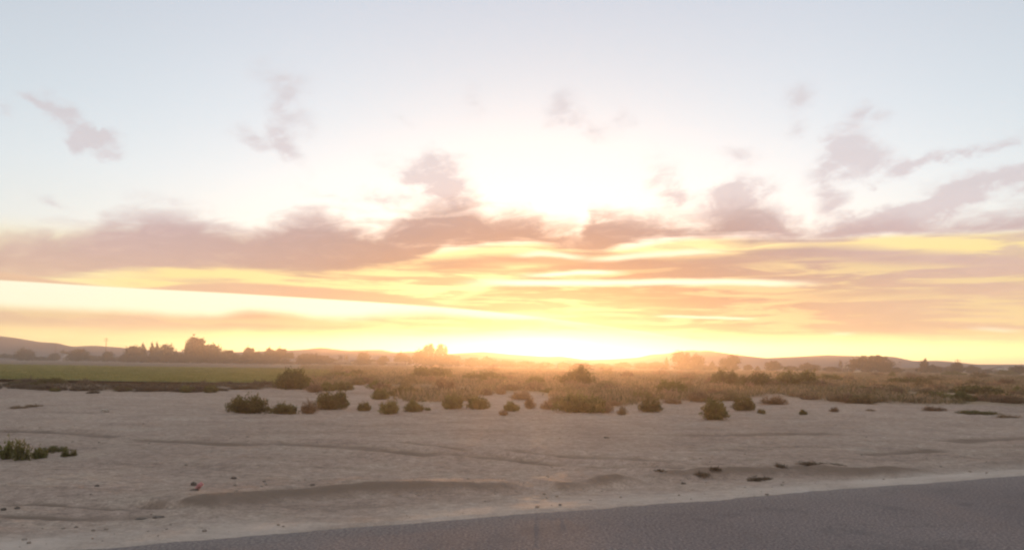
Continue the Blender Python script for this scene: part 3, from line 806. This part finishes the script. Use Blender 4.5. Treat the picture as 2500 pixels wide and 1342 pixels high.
tree_kind('round', 'tree', seed=1, n_leaf=2600, L=.075, lobes=[(0, .58, .42, .36, 4), (-.22, .40, .28, .28, 2), (.24, .42, .26, .28, 2), (.06, .80, .24, .20, 2), (0, .24, .44, .22, 2)])
tree_kind('round2', 'tree2', seed=2, n_leaf=2400, L=.075, lobes=[(-.10, .62, .34, .34, 3), (.22, .48, .28, .32, 2), (-.30, .34, .20, .26, 2), (.02, .24, .46, .20, 2), (-.16, .86, .16, .14, 1)])
tree_kind('big', 'tree', seed=3, n_leaf=4200, L=.06, lobes=[(-.10, .74, .27, .25, 3), (-.28, .52, .20, .22, 2), (.26, .52, .26, .26, 3), (.02, .36, .46, .28, 4), (-.18, .92, .10, .09, 1), (.04, .90, .10, .08, 1), (-.36, .74, .05, .16, .5)])
tree_kind('dome', 'tree', seed=4, n_leaf=2600, L=.07, lobes=[(0, .55, .46, .42, 5), (0, .24, .48, .24, 3)])
tree_kind('low', 'tree2', seed=5, n_leaf=2200, L=.07, lobes=[(-.25, .5, .28, .40, 2), (.25, .46, .28, .42, 2), (0, .55, .24, .42, 2), (0, .22, .5, .22, 2)])
tree_kind('conifer', 'tree', seed=6, n_leaf=1700, L=.075, lobes=[(0, .22, .46, .22, 4), (0, .42, .34, .18, 3), (0, .60, .24, .16, 2), (0, .76, .15, .14, 1.2), (0, .92, .07, .11, .6)])
tree_kind('plume', 'tree', seed=7, n_leaf=4200, L=.045, trunk=.3, lobes=[(0, .22, .5, .26, 6), (-.28, .52, .14, .20, 1.2), (-.14, .66, .06, .28, 1), (-.02, .74, .075, .26, 1.3), (.10, .60, .05, .24, .7), (.20, .74, .07, .26, 1.1), (.30, .64, .06, .28, .9), (-.34, .42, .12, .2, 1)])
tree_kind('spindly', 'tree2', seed=8, n_leaf=420, L=.06, trunk=.35, lobes=[(-.18, .62, .12, .34, 1), (.16, .58, .12, .36, 1), (0, .75, .10, .24, 1)])
tree_kind('wide', 'tree2', seed=9, n_leaf=4200, L=.055, lobes=[(0, .40, .48, .38, 6), (.08, .74, .12, .26, 1), (.22, .76, .10, .24, 1), (-.24, .62, .22, .26, 2), (-.42, .46, .08, .40, .6), (.34, .50, .18, .34, 1.4), (0, .86, .05, .14, .3), (.14, .88, .04, .12, .3), (-.13, .80, .05, .16, .3), (.27, .84, .04, .14, .3)])
tree_kind('two', 'tree', seed=10, n_leaf=3200, L=.06, lobes=[(-.16, .64, .30, .36, 4), (.28, .46, .22, .36, 3), (0, .22, .46, .22, 3)])
tree_kind('lean', 'tree', seed=12, n_leaf=2800, L=.065, lobes=[(.20, .68, .26, .32, 3), (-.10, .44, .32, .34, 3), (.06, .22, .42, .22, 2)])
GT = 'trees in the hazy line before the hills'
def tree(px, top, wpx, key, Y, label, group=GT):
    Y = Y * 1.35
    d = direction(px, top); k = Y / d.y
    x = d.x * k; ztop = CAM_H + d.z * k
    w = wpx * Y / FPX
    zb = tz(x, Y)
    t = thing('tree', (x, Y, zb), label, 'tree', group, 0.0)
    a, c = TREES[key]
    s = (w, w * .8, ztop - zb)
    link('trunk', a, t, sc=s); link('crown', c, t, sc=s)
TR = [
 (18,862,46,'low',300,'low faint tree at the left edge under the mauve hill'),
 (66,851,54,'round2',290,'rounded tree below the left hill slope, beside the pale house'),
 (106,869,36,'low',300,'low tree just right of the rounded tree under left hill'),
 (134,862,30,'round',300,'small tree at the foot of the left power pole'),
 (160,856,34,'round2',320,'pale tree behind the tiny white gable at left'),
 (194,852,54,'round',280,'dark round tree right of the tiny white gable at left'),
 (228,866,40,'low',300,'low tree between the dark round tree and the tall pole'),
 (264,857,30,'dome',280,'dark narrow dome tree right at the foot of the tall pole'),
 (290,870,40,'low',300,'low hazy tree before the left end of the dense treeline'),
 (332,843,58,'dome',270,'flat-domed tree at the left end of the dense treeline'),
 (350,840,24,'conifer',285,'small pointed conifer behind the flat-domed tree'),
 (372,838,24,'conifer',275,'conifer with sharp tip, left of the pair in the treeline'),
 (384,838,22,'conifer',275,'conifer with sharp tip, right of the pair in the treeline'),
 (408,839,42,'dome',265,'tall smooth dome tree left of the gap in the treeline'),
 (436,858,48,'low',270,'low tree filling the gap left of the biggest tree'),
 (454,846,16,'conifer',260,'slim conifer at the left foot of the biggest tree'),
 (488,827,82,'big',255,'biggest left tree with ragged top against the yellow sky'),
 (522,842,48,'dome',262,'sloping dome tree leaning on the right of the biggest tree'),
 (556,855,54,'round',270,'rounded tree right of the biggest tree, in the low gap'),
 (588,864,44,'low',275,'low tree at the lowest dip of the left treeline'),
 (614,850,46,'big',268,'ragged tree with a stray branch on top, mid treeline'),
 (636,860,40,'low',270,'low tree between the ragged tree and the flat-topped tree'),
 (664,850,40,'round2',265,'flat-topped tree near the right end of the left treeline'),
 (692,852,50,'big',268,'last tall tree at the right end of the left treeline'),
 (720,874,40,'low',275,'low tree below the first hill notch'),
 (756,862,70,'dome',260,'broad dome tree in front of the central hill'),
 (792,868,44,'round',265,'round tree joined to the broad dome tree'),
 (815,874,24,'low',270,'small tree ending the broad dome clump on the right'),
 (832,866,18,'spindly',270,'thin spindly tree before the central hill, left one'),
 (846,866,16,'spindly',270,'thin spindly tree before the central hill, right one'),
 (888,858,34,'dome',255,'squarish tree standing clear before the central hill'),
 (868,878,30,'low',270,'low tree left of the squarish tree'),
 (912,876,30,'low',275,'low tree right of the squarish tree'),
 (937,869,30,'round',258,'small round tree between the squarish tree and plumed tree'),
 (985,861,46,'round2',255,'wide tree joined to the left foot of the plumed tree'),
 (1055,839,104,'plume',235,'plumed tree with upright branches and sky showing through'),
 (1098,864,60,'low',238,'low bushy tree at the right foot of the plumed tree'),
 (1155,873,50,'round',230,'hazy tree just right of the plumed tree group'),
 (1195,872,48,'round2',235,'glowing hazy tree left of the sun, upper one'),
 (1235,878,56,'low',240,'low hazy tree left of the sun'),
 (1285,880,50,'low',240,'low hazy tree directly below the sun'),
 (1330,884,50,'round',245,'faint tree directly under the brightest glow'),
 (1380,884,40,'round2',240,'faint tree right of the brightest glow'),
 (1418,886,56,'dome',150,'golden hazy dome tree below the dip in the hills'),
 (1470,886,50,'low',240,'faint low tree right of the golden hazy dome tree'),
 (1520,884,46,'round',240,'faint tree below the rising right hill slope'),
 (1572,884,52,'low',240,'low tree left of the narrow tree below right hill'),
 (1604,882,40,'low',240,'hazy low tree touching the narrow tree'),
 (1627,873,16,'conifer',225,'narrow upright tree left of the tall two-lobed tree'),
 (1676,858,76,'two',215,'tall two-lobed tree covering the peak of the right hill'),
 (1738,882,24,'conifer',225,'small pointed tree between the two tallest right trees'),
 (1778,867,54,'lean',200,'tall leaning tree right of the two-lobed tree'),
 (1826,890,24,'round',225,'little round tree right of the leaning tree'),
 (1849,893,18,'conifer',225,'tiny pointed tree in the right treeline'),
 (1887,881,44,'round',210,'round-headed tree before the right hill saddle'),
 (1930,892,40,'low',230,'low tree right of the round-headed tree'),
 (1978,887,56,'round2',215,'pale bushy tree left of the white gable at right'),
 (2030,894,50,'low',225,'low tree beneath the thin bare tree'),
 (2052,878,16,'spindly',220,'thin bare tree left of the broad ragged tree'),
 (2126,868,104,'wide',205,'broad ragged tree with spiky top before the right hill'),
 (2188,896,26,'round',215,'small tree between broad ragged tree and pale flat building'),
 (2256,877,36,'conifer',215,'pointed tree at the right end of the pale flat building'),
 (2282,891,44,'round2',220,'bushy tree right of the pointed tree'),
 (2318,893,34,'low',225,'low tree between bushy tree and dark tree at right'),
 (2336,884,34,'round',215,'dark tree at the foot of the right pole'),
 (2376,892,40,'round2',220,'square-headed tree at the end of the right hill'),
 (2412,900,40,'low',230,'low tree right of the square-headed tree'),
 (2440,895,50,'low',235,'low bushy tree near the right edge'),
 (2484,893,50,'round',200,'dark tree at the right edge of the picture'),
]
TR += [(312,866,40,'low',262,'low bushy tree at the very left foot of the dense treeline'), (360,866,56,'low',262,'low bushy tree below the pair of conifers'),
       (418,866,56,'low',258,'low bushy tree below the smooth dome tree'), (470,864,60,'low',252,'low bushy tree below the biggest left tree'),
       (535,868,60,'low',256,'low bushy tree below the sloping dome tree'), (600,872,60,'low',258,'low bushy tree below the ragged mid tree'),
       (650,870,56,'low',258,'low bushy tree below the flat-topped tree'), (700,874,44,'low',258,'low bushy tree below the last tall left tree'),
       (1690,886,90,'low',200,'low bushy tree below the tall two-lobed tree'), (1740,892,60,'low',205,'low bushy tree between the two-lobed and the leaning tree'),
       (2170,896,60,'low',200,'low bushy tree at the right foot of the broad ragged tree')]
for q in TR: tree(*q)

# ------------------------------------------------------------------ houses, poles, small things
def box_bm(bm, x0, x1, y0, y1, z0, z1):
    v = [bm.verts.new(p) for p in ((x0,y0,z0),(x1,y0,z0),(x1,y1,z0),(x0,y1,z0),(x0,y0,z1),(x1,y0,z1),(x1,y1,z1),(x0,y1,z1))]
    for f in ((0,3,2,1),(4,5,6,7),(0,1,5,4),(1,2,6,5),(2,3,7,6),(3,0,4,7)): bm.faces.new([v[i] for i in f])
def bm_obj(name, bm, mat, parent, loc=None):
    me = bpy.data.meshes.new(name); bm.to_mesh(me); bm.free(); me.materials.append(M[mat])
    return link(name, me, parent, loc)
def house(px, Y, wpx, wall_px, roof_px, base_py, label, gable=True):
    Y = Y * 1.39
    g = point_at(px, base_py, Y); k = Y / FPX
    w = wpx * k; h = wall_px * k; rh = roof_px * k; dp = min(9, max(5, w * .6))
    zb = 0.0
    h = max(h, 1.2)
    t = thing('house', (g.x, Y, zb), label, 'house', 'far pale buildings')
    bm = bmesh.new(); box_bm(bm, -w/2, w/2, 0, dp, -.1, h); bm_obj('wall', bm, 'white', t)
    bm = bmesh.new(); o = .35
    if gable:
        a = [bm.verts.new(p) for p in ((-w/2-o,-o,h+.003),(w/2+o,-o,h+.003),(w/2+o,dp+o,h+.003),(-w/2-o,dp+o,h+.003),(-w/2-o,dp/2,h+max(rh,.5)),(w/2+o,dp/2,h+max(rh,.5)))]
        for f in ((0,1,5,4),(2,3,4,5),(1,2,5),(3,0,4),(0,3,2,1)): bm.faces.new([a[i] for i in f])
    else: box_bm(bm, -w/2-o, w/2+o, -o, dp+o, h+.003, h+.35)
    bm_obj('roof', bm, 'roof', t)
    n = max(1, int(w / 4))
    for i in range(n):
        x = -w/2 + w * (i + .5) / n
        bm = bmesh.new(); box_bm(bm, x-.4, x+.4, -.04, .02, h*.42, h*.75); bm_obj('window', bm, 'glass', t)
HS = [
 (48,300,26,7,6,884,'pale house under the left hill beside the rounded tree',True),
 (161,285,16,8,9,882,'tiny white gabled house between two trees at far left',True),
 (575,262,30,6,6,890,'dim pale house half hidden at the foot of the left treeline',True),
 (702,250,34,5,7,892,'white-roofed house at the right end of the left treeline',True),
 (830,258,52,4,4,894,'long low pale shed below the thin spindly trees',False),
 (915,255,50,4,4,898,'long pale building right of the squarish tree',False),
 (968,240,46,6,4,900,'pinkish pale building left of the plumed tree',False),
 (2077,215,12,9,8,905,'small white gable showing between the thin bare tree and the ragged tree',True),
 (2222,210,60,10,4,911,'large pale flat-roofed building left of the pointed tree',False),
 (2456,205,24,6,6,916,'low pale roof among the trees near the right edge',True),
]
for q in HS: house(*q)
def gravel():
    rs = np.random.RandomState(33); n = 2000
    P = sample_sector(n, -40, 40, 7.5, 30, 34, 1.3)
    d = road_dist(P[:, 0], P[:, 1]); keep = (d > -.25) & (fbm(P[:, 0] * .5, P[:, 1] * .5, 3, 55) + .30 * np.exp(-np.clip(d, 0, None)) > .02)
    P = P[keep]; n = len(P)
    z = terrain(P[:, 0], P[:, 1]); s = .006 + .018 * rs.uniform(size=n) ** 4
    t = (1 + 5 ** .5) / 2
    iv = np.array([(-1,t,0),(1,t,0),(-1,-t,0),(1,-t,0),(0,-1,t),(0,1,t),(0,-1,-t),(0,1,-t),(t,0,-1),(t,0,1),(-t,0,-1),(-t,0,1)]) / 1.9
    fi = np.array([(0,11,5),(0,5,1),(0,1,7),(0,7,10),(0,10,11),(1,5,9),(5,11,4),(11,10,2),(10,7,6),(7,1,8),(3,9,4),(3,4,2),(3,2,6),(3,6,8),(3,8,9),(4,9,5),(2,4,11),(6,2,10),(8,6,7),(9,8,1)])
    V = iv[None] * rs.uniform(.7, 1.3, (n, 12, 1)) * s[:, None, None] * [1.2, 1.2, .8] + np.stack([P[:, 0], P[:, 1], z + s * .3], 1)[:, None]
    F = fi[None] + (np.arange(n) * 12)[:, None, None]
    tag(kind(link('gravel', mesh_np('gravel', V.reshape(-1, 3), F.reshape(-1, 3), M['pebble'])), 'stuff'), 'small scattered pebbles on the sand and verge', 'gravel')
gravel()
def power_pole(px, top, Y, label, arms=1):
    Y = Y * 1.35
    d = direction(px, top); k = Y / d.y; x = d.x * k; h = CAM_H + d.z * k
    t = thing('power_pole', (x, Y, 0), label, 'power pole', 'power poles by the treeline')
    v, f = tube([(0, 0, -.3), (0, 0, h * .5), (0, 0, h)], .17, .11, 8)
    link('post', mesh_np('post', v, f, M['pole']), t)
    for i in range(arms):
        z = h - .5 - 1.0 * i
        bm = bmesh.new(); box_bm(bm, -1.15, 1.15, -.17, -.115, z - .06, z + .06); ar = bm_obj('crossarm', bm, 'pole', t)
        for xx in (-1.0, -.45, .45, 1.0):
            v, f = tube([(xx, -.14, z + .06), (xx, -.14, z + .17), (xx, -.14, z + .24)], .05, .03, 6)
            link('insulator', mesh_np('insulator', v, f, M['stone']), ar)
power_pole(260, 824, 300, 'tallest power pole, rising against the yellow sky at left', 2)
power_pole(137, 836, 310, 'power pole before the mauve hill slope at far left')
power_pole(2338, 876, 230, 'short power pole sticking out of the dark tree at right')

def lump(name, px, py, wpx, hpx, mat, label, cat, seed, group=None):
    g = ground_pt(px, py); g = ground_pt(px, py, tz(g.x, g.y)); k = g.length / FPX
    rs_ = np.random.RandomState(seed)
    bm = bmesh.new(); bmesh.ops.create_icosphere(bm, subdivisions=4, radius=1.0)
    off = rs_.uniform(0, 50)
    for v in bm.verts:
        c = np.array(v.co)
        n = 1 + 1.5 * float(fbm(np.array([c[0] * 2.3 + off]), np.array([c[1] * 2.3 + c[2] * 2.9]), 4, seed)[0])
        v.co = Vector((c[0] * n * wpx * k / 2, c[1] * n * wpx * k / 2, (c[2] * n * .5 + .30) * hpx * k))
    me = bpy.data.meshes.new(name); bm.to_mesh(me); bm.free(); me.materials.append(M[mat])
    o = link(name, me, None, (g.x, g.y, tz(g.x, g.y)))
    return tag(o, label, cat, group)
GC = 'stones on the sand'
for q in [(1716,1166,50,17,'bank1','dark dry clump on the low bank, left of the second clump'), (1748,1163,40,13,'bank2','flat dry clump touching the left dark clump on the bank'),
          (1842,1172,52,18,'bank0','rough dark clump in the middle of the low bank'), (1874,1168,40,13,'bank1','dark clump at the right side of the middle clump'),
          (1908,1153,34,15,'bank2','thin low clump between the middle clump and the long one'), (1972,1150,64,14,'bank0','long dark clump on the bank crest toward the right'),
          (2040,1154,100,9,'bank1','long flat dry clump trailing right along the bank crest'), (1615,1168,34,11,'bank1','flattened dry clump at the left end of the rough bank')]:
    shrub(*q[:5], q[5], 'dry_clump', 'clump', 'dry clumps on the low bank by the road')
lump('stone', 473, 1184, 11, 10, 'stone', 'small dark stone just behind the little red flag', 'stone', 3, GC)
for i, (a, b, w, h, mt, lb) in enumerate([
  (1668,1178,9,6,'stone','tiny lone stone in front of the low bank'), (570,1166,12,5,'stone','flat dark stone on sand right of the red flag'),
  (236,1187,8,4,'stone','tiny flat stone on sand left of the red flag'), (42,1241,10,5,'stone','pebble by the wheel track, second from left'),
  (8,1245,9,5,'stone','pebble by the wheel track at the left edge'), (1480,1068,12,4,'stone','tiny dark stone on the sand beneath the widest bush'),
  (255,1006,16,7,'pale','pale stone on the sand at left middle distance'), (763,1184,10,5,'stone','small stone right behind the dark bank, left part'),
  (345,1263,20,4,'stone','flat dark stone on the verge, left of a pair'), (388,1262,20,4,'stone','flat dark stone on the verge, right of a pair')]):
    lump('stone', a, b, w, h, mt, lb, 'stone', 10 + i, GC)
# little red marker flag leaning over its dark foot
def marker_flag():
    g = ground_pt(474, 1204); k = g.length / FPX; z = tz(g.x, g.y)
    t = thing('marker_flag', (g.x, g.y, z), 'little red plastic marker leaning right on the sand, dark at its foot', 'marker')
    tip = np.array([17 * k, 0, 17 * k])
    v, f = tube([(0, 0, -.02), tip * .5, tip], .003, .003, 6); link('stem', mesh_np('stem', v, f, M['stone']), t)
    n = 9; V = []
    for i in range(n):
        c = tip * (.22 + .78 * i / (n - 1)); w = (.5 + .5 * math.sin(math.pi * (.15 + .7 * i / (n - 1)))) * 5.5 * k
        for s_, yo in ((-1, -.004), (1, -.004), (1, .004), (-1, .004)):
            V.append(c + np.array([-.7 * s_ * w, yo + .012 * math.sin(i * .9), .7 * s_ * w]))
    fcs = [f_ for f_ in grid_faces(n, 4, True)]
    fcs += [np.array([3, 2, 1, 0]), np.array([(n-1)*4, (n-1)*4+1, (n-1)*4+2, (n-1)*4+3])]
    link('flag', mesh_np('flag', np.array(V), np.array(fcs), M['red']), t)
    bm = bmesh.new(); bmesh.ops.create_icosphere(bm, subdivisions=2, radius=1)
    for v_ in bm.verts: v_.co = Vector((v_.co.x * 10 * k, v_.co.y * 12 * k, v_.co.z * 4 * k + .006))
    bm_obj('base', bm, 'clod', t)
marker_flag()

# ------------------------------------------------------------------ evening haze: one even volume round everything
def haze():
    m = bpy.data.materials.new('haze'); m.use_nodes = True
    T = NT(m.node_tree); m.node_tree.nodes.remove(m.node_tree.nodes['Principled BSDF'])
    v = T.N.new('ShaderNodeVolumePrincipled')
    v.inputs['Color'].default_value = (.93, .86, .82, 1); v.inputs['Density'].default_value = HAZE_DENSITY
    v.inputs['Anisotropy'].default_value = HAZE_ANISO
    T.L.new(v.outputs[0], m.node_tree.nodes['Material Output'].inputs['Volume'])
    bm = bmesh.new(); box_bm(bm, -1700, 1700, -1700, 1700, -2, 14.6)
    me = bpy.data.meshes.new('haze'); bm.to_mesh(me); bm.free(); me.materials.append(m)
    kind(link('haze', me), 'stuff')
HAZE_DENSITY, HAZE_ANISO = .0009, .78
haze()
